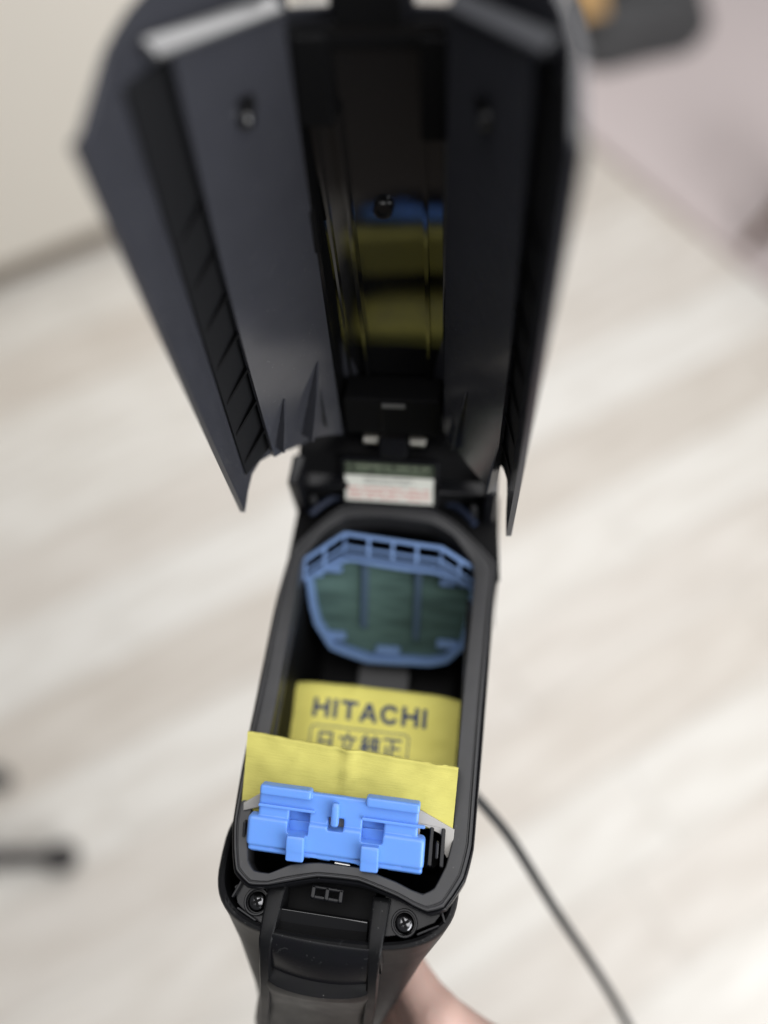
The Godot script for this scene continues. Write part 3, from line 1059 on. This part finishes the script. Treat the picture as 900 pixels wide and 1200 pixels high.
func build_lid(vac: Node3D) -> void:
	var wall := dusty(Color(0.040, 0.0412, 0.049), 0.2, 15)
	wall.metallic_specular = 0.62
	var b := Mb.new()
	# cross-section of the shell's inner face: (w, n) from the middle out
	var half := [Vector2(0, -13.5), Vector2(12, -13.3), Vector2(12.6, -13.3), Vector2(24.4, -12), Vector2(25, -11.6), Vector2(30, -7), Vector2(37, 3), Vector2(44, 13), Vector2(50, 22), Vector2(53.5, 29), Vector2(55.5, 36), Vector2(56.6, 42)]
	var bottom := func(n: float) -> float:
		if n < 8.0:
			return 3.0
		if n < 34.0:
			return lerpf(3.0, 17.0, sin((n - 8.0) / 26.0 * PI * 0.5))
		return lerpf(17.0, 7.0, (n - 34.0) / 16.0)
	var us := [0.0, 0.04, 0.1, 0.18, 0.28, 0.4, 0.52, 0.64, 0.76, 0.86, 0.93, 0.965, 0.98, 0.99, 1.0]
	var g := []
	for f in us:
		var row := PackedVector3Array()
		for side in [-1, 1]:
			var pts := []
			var rn := lerpf(50.0, 71.6, f)
			for h in half:
				pts.append([h, h.y])
			for k in range(1, 7):
				pts.append([Vector2(56.6 + 0.6 * k / 6.0, lerpf(42.0, rn, k / 6.0)), lerpf(42.0, 50.0, k / 6.0)])
			if side < 0:
				pts.reverse()
				pts.pop_back()
			for p in pts:
				var h: Vector2 = p[0]
				var top := 178.5 + 0.33 * maxf(0.0, 66.6 - h.y)
				if absf(h.x) > 12.5 and absf(h.x) < 24.6:
					top = 175.5
				var u: float = lerpf(bottom.call(p[1]), top, f)
				var deepen: float = -6.5 * (1.0 - f) * clampf((28.0 - absf(h.x)) / 8.0, 0.0, 1.0)
				if side > 0:
					u -= 5.0 * (1.0 - f) * clampf((h.y - 30.0) / 12.0, 0.0, 1.0)
				row.append(lid(side * h.x * (1.015 if side < 0 else lerpf(1.0 - 0.075 * clampf((h.y - 20.0) / 20.0, 0.0, 1.0), 0.978, f)), u, h.y + deepen))
		g.append(row)
	b.sheet(g, 2.2)
	var ld := put("lid", b.mesh(38), wall, vac)
	var glint_end := plastic(lin(0.12, 0.12, 0.12), 0.1, 0.0)  # lighter, glossier copy: the left bevel's glint is put into its colour
	glint_end.metallic_specular = 0.9
	var unlit_end := plastic(lin(0.05, 0.052, 0.06), 0.4, 0.0)  # darker copy for the right bevel, its lack of glint painted in
	var gap_shade := plastic(lin(0.006, 0.0062, 0.0072), 0.6, 0.0)  # near-black colour standing in for shade in the liner gap
	gap_shade.metallic_specular = 0.35
	# inner liner panels
	for s in [-1, 1]:
		b = Mb.new()
		g = []
		var low := [5.0, 11.0, 16.0, 19.0, 21.5] if s < 0 else [9.0, 7.0, 4.5, 4.5, 6.0]
		for i in 13:
			var f := i / 12.0
			var row := PackedVector3Array()
			for j in 9:
				var k := j / 8.0 if s > 0 else 1.0 - j / 8.0
				var w := lerpf(23.3, 46.6 + 1.2 * sin(f * PI), k)
				var n := lerpf(0.4, 30.5, k) - 1.3 * sin(k * PI)
				var lo: float = lerpf(low[int(k * 3.999)], low[int(k * 3.999) + 1], fmod(k * 3.999, 1.0))
				var u := lerpf(lo, 181.5 + 1.5 * k, f)
				row.append(lid(s * w, u, n))
			g.append(row)
		b.sheet(g, 2.0)
		put("liner_panel", b.mesh(40), wall, ld)
		# bevelled end of the liner
		b = Mb.new()
		var path := []
		for j in 12:
			var k := j / 11.0
			var c := lid(s * lerpf(24.5, 50.5, k), lerpf(182.0, 184.0, k), lerpf(0.6, 33.5, k))
			var ring := PackedVector3Array()
			var out := Vector3(s * 0.79, 0, 0) * -1.0 + LN * 0.61
			for q in [[1.6, -0.4], [-0.2, 4.4], [-0.9, 5.0], [-1.8, 4.8], [-2.6, 3.6], [-2.2, -0.4]]:
				ring.append(c + LU * q[0] + out * (q[1] - 2.6) * (1.0 if s > 0 else 1.0))
			path.append(ring)
		b.loft(path, true, true, true)
		put("liner_end", b.mesh(50), glint_end if s < 0 else unlit_end, ld)
		# dark strip painting the shade between liner and shell, and the fins crossing it
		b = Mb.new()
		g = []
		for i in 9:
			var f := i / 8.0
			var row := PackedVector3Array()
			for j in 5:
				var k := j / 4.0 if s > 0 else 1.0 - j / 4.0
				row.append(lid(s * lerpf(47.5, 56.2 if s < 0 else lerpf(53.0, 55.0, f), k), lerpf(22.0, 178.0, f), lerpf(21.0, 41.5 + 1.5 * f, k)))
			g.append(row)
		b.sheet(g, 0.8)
		put("shade_strip", b.mesh(40), gap_shade, ld)
		for k in 7:
			var u := 38.0 + k * 17.0
			b = Mb.new()
			var q := [lid(s * 47.2, u, 28.0), lid(s * (55.8 if s < 0 else 53.0), u - 9.0, 41.0), lid(s * (55.0 if s < 0 else 52.0), u - 9.0, 34.0), lid(s * 48.0, u, 22.0)]
			var th := LU * 0.6
			var top := PackedVector3Array([q[0] + th, q[1] + th, q[2] + th, q[3] + th])
			var bot := PackedVector3Array([q[0] - th, q[1] - th, q[2] - th, q[3] - th])
			b.loft([bot, top], true, true, true)
			put("gap_fin", b.mesh(), deep, ld)
		# standing fins near the hinge end: [w0,u0, w1,u1, height]
		for fn in ([[28.0, 54.0, 36.9, 22.0, 7.0], [40.0, 47.0, 45.3, 26.0, 5.0], [28.4, 39.0, 29.2, 18.0, 2.2], [42.5, 35.0, 42.8, 24.0, 1.6]] if s < 0 else [[33.0, 46.0, 30.0, 8.0, 3.0], [46.8, 36.0, 46.6, 8.0, 3.5], [27.5, 24.0, 26.6, 7.0, 2.0]]):
			b = Mb.new()
			var a0 := liner(s, fn[0], fn[1])
			var a1 := liner(s, fn[2], fn[3])
			var up: Vector3 = (LN * 23.5 - Vector3(s * 30.0, 0, 0)).normalized()
			var t: Vector3 = (a1 - a0).cross(up).normalized() * 0.5
			var h: float = fn[4]
			var top := PackedVector3Array([a0 + t, a1 + t, a1 + t + up * h, a0.lerp(a1, 0.45) + t + up * h * 0.55])
			var bot := PackedVector3Array([a0 - t, a1 - t, a1 - t + up * h, a0.lerp(a1, 0.45) - t + up * h * 0.55])
			b.loft([bot, top], true, true, true)
			put("fin", b.mesh(), wall, ld)
	# channel down the middle
	b = Mb.new()
	g = []
	for i in 12:
		var f := i / 11.0
		var u := lerpf(3.0, 175.0, f)
		var row := PackedVector3Array()
		var fl := chan_n(u)
		for q in [[-25.5, -0.6], [-23.6, 0.4], [-23.1, -0.4], [-22.6, fl + 1.9], [-21.5, fl + 0.2], [-12, fl], [0, fl], [12, fl], [21.5, fl + 0.2], [22.6, fl + 1.9], [23.1, -0.4], [23.6, 0.4], [25.5, -0.6]]:
			row.append(lid(q[0], u, q[1]))
		g.append(row)
	b.sheet(g, 1.2)
	put("channel", b.mesh(35), gloss, ld)
	for w in [[-11.5, 1.6, 4.4], [15.5, 1.4, 3.2], [-19.5, 1.0, 2.4]]:
		b = Mb.new()
		var rl := []
		for u in [24.0, 70.0, 120.0, 150.0]:
			var fl := chan_n(u)
			rl.append(PackedVector3Array([lid(w[0] - w[1] / 2, u, fl - 0.5), lid(w[0] + w[1] / 2, u, fl - 0.5), lid(w[0] + w[1] / 2, u, fl + w[2]), lid(w[0] - w[1] / 2, u, fl + w[2])]))
		b.loft(rl, true, true, true)
		put("channel_rib", b.mesh(), gloss, ld)
	var lb := Basis(Vector3(1, 0, 0), LU, Vector3(1, 0, 0).cross(LU))
	for q in [[-17.5, 160.0, 11.0, 26.0, -4.0, 8.0], [19.0, 157.0, 8.0, 30.0, -4.6, 7.0], [0.0, 182.0, 20.0, 16.0, -6.0, 5.0], [-3.0, 170.0, 45.0, 4.0, -6.0, 5.0]]:
		b = Mb.new()
		b.box(lid(q[0], q[1], q[4]), Vector3(q[2], q[3], q[5]), 0.8, lb)
		put("channel_block", b.mesh(), deep, ld)
	# dark foot of the channel by the hinge, with its small slot plate
	b = Mb.new()
	b.box(lid(0, 15.5, -9.0), Vector3(44, 23, 16), 1.5, lb)
	put("hinge_arm", b.mesh(), deep, ld)
	b = Mb.new()
	b.box(lid(1.0, 24.0, -0.4), Vector3(10.5, 2.6, 0.8), 0.3, lb)
	put("slot_plate", b.mesh(), plastic(lin(0.1, 0.1, 0.1), 0.4, 0.0), ld)
	# round boss and side tab
	b = Mb.new()
	b.lathe([[3.6, -2.0], [3.6, 2.2], [3.2, 2.7], [2.2, 2.7], [2.0, 1.4], [0.1, 1.4]], Transform3D(Basis(Vector3(1, 0, 0), Vector3(1, 0, 0).cross(LN) * -1.0, LN), lid(0.5, 114, chan_n(114.0))), 28)
	put("boss", b.mesh(), gloss, ld)
	b = Mb.new()
	b.box(lid(-23.4, 110, -1.2), Vector3(2.6, 17, 4.5), 0.9, lb)
	put("side_tab", b.mesh(), deep, ld)
	# small hooks on both liner panels
	for s in [-1, 1]:
		var o := liner(s, 35.5, 157.0)
		var up: Vector3 = (LN * 23.5 - Vector3(s * 30.0, 0, 0)).normalized()
		var hb := Basis(LU.cross(up).normalized(), LU, up)
		b = Mb.new()
		b.lathe([[2.9, 0.0], [2.8, 1.0], [2.4, 2.0], [1.7, 2.7], [0.9, 3.05], [0.05, 3.15]], Transform3D(hb, o), 24)
		put("hook", b.mesh(60), gloss, ld)
		b = Mb.new()
		b.box(o + LU * 4.2 + up * 0.4 - Vector3(s * 1.6, 0, 0), Vector3(5.0, 4.6, 0.9), 0.3, hb)
		put("hook_pocket", b.mesh(), deep, ld)

func liner(s: float, w: float, u: float) -> Vector3:
	var k := (w - 23.3) / 23.3
	return lid(s * w, u, lerpf(0.4, 30.5, k) - 1.3 * sin(clampf(k, 0, 1) * PI))

# ================================================================ paper dust bag
func build_dust_bag() -> void:
	var base := held * Transform3D(Basis.IDENTITY, Vector3(0, 0.03, -0.03))
	var off := Vector3(0, 30, -30)
	var pack := thing("dust_bag", "yellow paper dust bag with dark blue print, folded into the opened black vacuum cleaner", "dust bag", base)
	# crepe paper
	var crepe := FastNoiseLite.new()
	crepe.noise_type = FastNoiseLite.TYPE_SIMPLEX_SMOOTH
	crepe.frequency = 0.02
	crepe.seed = 12
	crepe.fractal_octaves = 4
	var him := Image.create(1024, 1024, false, Image.FORMAT_RGBA8)
	for y in 1024:
		for x in 1024:
			var h := 0.5 + 0.30 * crepe.get_noise_2d(x * 0.22, y * 2.6) + 0.18 * crepe.get_noise_2d(x * 1.1 + 300.0, y * 9.0)
			him.set_pixel(x, y, Color(h, h, h))
	him.bump_map_to_normal_map(5.0)
	var nt := ImageTexture.create_from_image(him)
	var paper := StandardMaterial3D.new()
	paper.albedo_color = lin(0.62, 0.57, 0.145)  # held darker than the printed panel: the flap's shading is in the colour
	paper.roughness = 0.75
	paper.normal_enabled = true
	paper.normal_texture = nt
	paper.normal_scale = 0.9
	paper.backlight_enabled = true
	paper.backlight = lin(0.12, 0.11, 0.02)
	# printed panel
	var im := Image.create(860, 625, false, Image.FORMAT_RGBA8)
	im.fill(lin(0.90, 0.83, 0.205))  # same paper lightened, in place of light reaching into the well
	var ink := lin(0.03, 0.05, 0.15)
	var X := 163.0
	var y0 := 304.0
	var hh := 86.0
	var w := 19.0
	var cw := 78.0
	var gap := 17.0
	var H := [[0.0, 0.0, 0.0, 1.0], [1.0, 0.0, 1.0, 1.0], [0.0, 0.5, 1.0, 0.5]]
	var x := X
	for ch in "HITACHI":
		match ch:
			"H":
				strokes(im, H, Vector2(x + w / 2, y0), Vector2(cw - w, hh), w, ink)
				x += cw + gap
			"I":
				strokes(im, [[0.0, 0.0, 0.0, 1.0]], Vector2(x + w / 2, y0), Vector2(1, hh), w, ink)
				x += w + gap
			"T":
				strokes(im, [[0.5, 0.0, 0.5, 1.0]], Vector2(x, y0), Vector2(cw, hh), w, ink)
				strokes(im, [[0.0, 0.0, 1.0, 0.0]], Vector2(x, y0 + w / 2), Vector2(cw, hh), w, ink)
				x += cw + gap * 0.5
			"A":
				strokes(im, [[0.0, 1.0, 0.5, 0.03, 1.0, 1.0]], Vector2(x + w / 2, y0), Vector2(cw + 8 - w, hh), w, ink)
				strokes(im, [[0.22, 0.7, 0.78, 0.7]], Vector2(x + w / 2, y0), Vector2(cw + 8 - w, hh), w * 0.8, ink)
				x += cw + 8 + gap * 0.6
			"C":
				strokes(im, [arc(0.52, 0.5, 0.40, -42, -318, 18)], Vector2(x, y0), Vector2(cw + 8, hh), w, ink, false)
				x += cw + 6 + gap
	# boxed characters below
	var bx := Vector2(166, 428)
	var bs := Vector2(452, 136)
	strokes(im, [[0.04, 0.0, 0.96, 0.0], [0.04, 1.0, 0.96, 1.0], [0.0, 0.12, 0.0, 0.88], [1.0, 0.12, 1.0, 0.88], [0.0, 0.12, 0.012, 0.04, 0.04, 0.0], [1.0, 0.12, 0.988, 0.04, 0.96, 0.0], [0.0, 0.88, 0.012, 0.96, 0.04, 1.0], [1.0, 0.88, 0.988, 0.96, 0.96, 1.0]], bx, bs, 5.0, ink, false)
	var glyphs := [
		[[0.2, 0.06, 0.2, 0.96], [0.8, 0.06, 0.8, 0.96], [0.2, 0.08, 0.8, 0.08], [0.2, 0.5, 0.8, 0.5], [0.2, 0.93, 0.8, 0.93]],
		[[0.5, 0.0, 0.5, 0.2], [0.12, 0.24, 0.88, 0.24], [0.32, 0.38, 0.38, 0.72], [0.7, 0.36, 0.6, 0.86], [0.05, 0.92, 0.95, 0.92]],
		[[0.28, 0.0, 0.12, 0.22, 0.28, 0.32], [0.4, 0.14, 0.12, 0.48, 0.44, 0.44], [0.27, 0.46, 0.27, 1.0], [0.14, 0.6, 0.08, 0.82], [0.38, 0.58, 0.45, 0.76], [0.52, 0.2, 0.97, 0.16], [0.57, 0.34, 0.57, 0.6, 0.91, 0.6], [0.91, 0.3, 0.91, 0.64], [0.74, 0.02, 0.74, 0.86, 0.78, 0.94, 0.96, 0.94, 0.97, 0.78]],
		[[0.1, 0.08, 0.9, 0.08], [0.5, 0.08, 0.5, 0.92], [0.5, 0.48, 0.84, 0.48], [0.24, 0.44, 0.24, 0.92], [0.05, 0.93, 0.95, 0.93]]]
	for k in 4:
		strokes(im, glyphs[k], bx + Vector2(28 + k * 102, 22), Vector2(92, 92), 11.0, ink, false)
	im.generate_mipmaps()
	var printed := paper.duplicate() as StandardMaterial3D
	printed.albedo_color = Color.WHITE
	printed.albedo_texture = ImageTexture.create_from_image(im)
	printed.normal_scale = 0.35
	# bag panel: rises from under the flap and rolls over at its far edge
	var prof := [Vector2(34, -37.5), Vector2(38, -36.5), Vector2(42, -35.5), Vector2(47, -34.6), Vector2(52, -33.6), Vector2(57, -32.6), Vector2(62, -31.4), Vector2(66, -30.4), Vector2(69, -30.0), Vector2(71.6, -30.6), Vector2(73.4, -32.4), Vector2(74.2, -35.5), Vector2(74.0, -44), Vector2(72, -54)]
	var lens := [0.0]
	for i in range(1, prof.size()):
		lens.append(lens[-1] + prof[i].distance_to(prof[i - 1]))
	var b := Mb.new()
	var g := []
	var wob := FastNoiseLite.new()
	wob.frequency = 0.03
	wob.seed = 8
	var rows := 36
	for i in rows:
		var at: float = lens[-1] * i / (rows - 1.0)
		var k := 0
		while k < lens.size() - 2 and lens[k + 1] < at:
			k += 1
		var q: Vector2 = prof[k].lerp(prof[k + 1], (at - lens[k]) / (lens[k + 1] - lens[k]))
		var row := PackedVector3Array()
		for j in 41:
			var f := j / 40.0
			var xx := lerpf(-47.4 + 0.03 * at, 40.4, f)
			var droop := 3.2 * pow(absf(f * 2 - 1), 5.0)
			var wv := wob.get_noise_2d(xx, at * 1.6) * 1.3 + 0.7 * exp(-absf(xx + 24.0 - at * 0.35) * 0.5) - 0.6 * exp(-absf(xx - 30.0 + at * 0.2) * 0.6)
			row.append(Vector3(xx, q.y * 0 + q.x - 0.02 * xx - droop * 0.5, q.y - droop * 0.7 + wv) - off)
		g.append(row)
	b.sheet(g, 0.25)
	var mp := b.mesh(60)
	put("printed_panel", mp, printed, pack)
	# uv of the panel runs past the roll: print is laid out on its first 40 mm
	printed.uv1_scale = Vector3(1.0, 1.0, 1.0)
	# front flap standing in the mouth, folded over at its top
	b = Mb.new()
	g = []
	for i in 30:
		var row := PackedVector3Array()
		for j in 49:
			var f := j / 48.0
			var p: Vector3
			if i < 20:
				var t := 0.03 - 0.20 * (1.0 - smoothstep(0.0, 0.9, f)) + (0.97 + 0.20 * (1.0 - smoothstep(0.0, 0.9, f))) * i / 19.0
				p = Vector3(-47.0, 12.8, 0).lerp(Vector3(38.4, 8.4, 0), f).lerp(Vector3(-47.3, 36.2, 10).lerp(Vector3(39.2, 30.0, 10), f), t)
			else:
				var q := (i - 19) / 10.0
				var r := Vector3(-47.3, 36.2, 10).lerp(Vector3(39.2, 30.0, 10), f)
				var a := minf(q * 3.0, 1.0) * PI * 0.8
				p = r + Vector3(0, 1.0 * (1 - cos(a)), 0.9 * sin(a)) + Vector3(0, 6.0, -34.0) * maxf(0.0, q - 0.3)
			var cr := exp(-pow((f - 0.49 + 0.01 * sin(i * 0.9)) * 26.0, 2.0)) * 1.3 - exp(-pow((f - 0.46 + 0.012 * sin(i * 0.7)) * 34.0, 2.0)) * 0.7 + wob.get_noise_2d(f * 160.0, i * 4.0) * 0.7
			p += Vector3(0, -0.4, 0.9) * cr
			if i >= 17:
				p += Vector3(0, 0.42, 0.2) * (wob.get_noise_2d(f * 420.0, 77.0) * 0.7 - 0.9 * exp(-pow((f - 0.475) * 60.0, 2.0)))
			# shallow slanting creases
			for cs in [[0.16, 0.35, 0.5], [0.62, -0.5, 0.45], [0.83, 0.2, 0.4], [0.36, -0.15, 0.35]]:
				var e: float = (f - cs[0] - cs[1] * (i / 60.0)) * 40.0
				p += Vector3(0, -0.2, 0.5) * (cs[2] * exp(-absf(e)))
			row.append(p - off)
		g.append(row)
	b.sheet(g, 0.35)
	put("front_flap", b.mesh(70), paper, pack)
	# bag body folded below
	b = Mb.new()
	var loops := []
	for q in [[34.0, -12.0, -50.0, 20.0], [36.0, -10.0, -56.0, 34.0], [36.0, -12.0, -57.0, 70.0], [30.0, -50.0, -56.0, 72.0]]:
		loops.append(PackedVector3Array([Vector3(-q[0], q[3], q[2]) - off, Vector3(q[0], q[3], q[2]) - off, Vector3(q[0], q[3], q[2] + 8) - off, Vector3(-q[0], q[3], q[2] + 8) - off]))
	b.loft(loops, true, true, true)
	put("folded_bag", b.mesh(), paper, pack)
	# grey card mount behind the blue clip
	b = Mb.new()
	var cx := Transform3D(Basis(Vector3.RIGHT, Vector3(0, 0.894, 0.447), Vector3(0, -0.447, 0.894)), Vector3(0, 0, 2) - off)
	b.extrude(pv([-36, -6, 25, -6, 26, 9.5, 34, 6.4, 35.2, 0, 37, -2.5, 38.8, 0.5, 39.2, 8.6, 26.0, 14.6, -37.0, 16.0, -45.6, 10.2, -45.4, 7.2, -37, 10]), cx, -5.9, -4.7, 0.3)
	put("card_mount", b.mesh(), plastic(lin(0.40, 0.385, 0.36), 0.7, 0.3, 60.0), pack)

# ================================================================ the hand
var bones := []

func sd_bones(p: Vector3) -> float:
	var d := 1e9
	for c in bones:
		var a: Vector3 = c[0]
		var e: Vector3 = c[1]
		var ab := e - a
		var t := clampf((p - a).dot(ab) / ab.length_squared(), 0.0, 1.0)
		var x: float = p.distance_to(a + ab * t) - lerpf(c[2], c[3], t)
		var k: float = c[4]
		var h := clampf(0.5 + 0.5 * (d - x) / k, 0.0, 1.0)
		d = lerpf(d, x, h) - k * h * (1.0 - h)
	return d

func build_person() -> void:
	var base := held * Transform3D(Basis.IDENTITY, Vector3(0.04, -0.08, -0.11))
	var off := Vector3(40, -80, -110)
	var person := thing("person", "bare hand gripping the black handle of the vacuum cleaner from the side", "person", base)
	var wrist := Vector3(112, -120, -190)
	var kn := [Vector3(37, -57, -92), Vector3(36, -62, -114), Vector3(32, -70, -134), Vector3(27, -79, -152)]
	var chains := [
		[Vector3(21, -40, -92), Vector3(-8, -28, -96), Vector3(-32, -31, -98)],
		[Vector3(18, -44, -115), Vector3(-12, -31, -119), Vector3(-40, -36, -121)],
		[Vector3(13, -50, -135), Vector3(-16, -38, -139), Vector3(-43, -44, -141)],
		[Vector3(7, -58, -153), Vector3(-18, -50, -157), Vector3(-42, -57, -158)]]
	var fr := [9.4, 9.8, 9.2, 8.0]
	bones = []
	for i in 4:
		bones.append([wrist + Vector3(-8, 4, i * -7.0 + 12.0), kn[i], 17.0, fr[i] + 2.2, 12.0])
	bones.append([wrist, Vector3(200, -175, -270), 25.0, 33.0, 16.0])
	bones.append([Vector3(62, -72, -104), Vector3(48, -66, -100), 15.0, 12.0, 9.0])
	for i in 4:
		var c: Array = chains[i]
		bones.append([kn[i], c[0], fr[i] + 1.2, fr[i], 3.0])
		bones.append([c[0], c[1], fr[i], fr[i] - 0.9, 1.6])
		bones.append([c[1], c[2], fr[i] - 0.9, fr[i] - 2.2, 1.6])
	# thumb round the near side
	bones.append([wrist + Vector3(-22, -2, 26), Vector3(42, -98, -112), 17.0, 13.0, 10.0])
	bones.append([Vector3(42, -98, -112), Vector3(10, -108, -118), 12.0, 10.0, 3.0])
	bones.append([Vector3(10, -108, -118), Vector3(-18, -108, -122), 10.0, 8.0, 2.0])
	var b := Mb.new()
	b.nets(sd_bones, Vector3(-56, -160, -250), Vector3(205, -15, -70), 2.6)
	for i in b.v.size():
		b.v[i] -= off
	var skin := plastic(lin(0.47, 0.315, 0.265), 0.6, 0.5, 60.0)
	skin.subsurf_scatter_enabled = true
	skin.subsurf_scatter_strength = 0.12
	put("hand", b.mesh(180), skin, person)
	# thumb nail
	b = Mb.new()
	var g := []
	for i in 6:
		var row := PackedVector3Array()
		for j in 7:
			var a := lerpf(-0.9, 0.9, j / 6.0)
			row.append(Vector3(-12 - i * 2.2, -108 - cos(a) * 8.6, -121.5 + sin(a) * 7.0) - off)
		g.append(row)
	b.sheet(g, 0.6)
	put("nail", b.mesh(60), plastic(lin(0.5, 0.33, 0.28), 0.3, 0.0), person)

# ================================================================ the cord
func build_cord() -> void:
	var pts := [Vector3(0.010, 0.826, -0.060), Vector3(0.0384, 0.7936, -0.0338), Vector3(0.0489, 0.7839, -0.0243), Vector3(0.0665, 0.7651, -0.0067), Vector3(0.0931, 0.7282, 0.0270), Vector3(0.1220, 0.6909, 0.0617), Vector3(0.1453, 0.6553, 0.0924), Vector3(0.1684, 0.6065, 0.1282), Vector3(0.19, 0.45, 0.19), Vector3(0.21, 0.2, 0.27), Vector3(0.25, 0.03, 0.36), Vector3(0.36, 0.004, 0.46), Vector3(0.6, 0.004, 0.5)]
	var c := Curve3D.new()
	for i in pts.size():
		var d: Vector3 = (pts[mini(i + 1, pts.size() - 1)] - pts[maxi(i - 1, 0)]) * 0.16
		c.add_point((pts[i] - pts[0]) * 1000.0, -d * 1000.0, d * 1000.0)
	c.bake_interval = 8.0
	var b := Mb.new()
	b.tube(c.get_baked_points(), [2.6], 12)
	var o := put("power_cord", b.mesh(60), plastic(lin(0.010, 0.010, 0.010), 0.6, 0.2), self)
	o.position = pts[0]
	o.set_meta("label", "thin black power cord hanging from behind the vacuum cleaner down over the floor")
	o.set_meta("category", "cord")
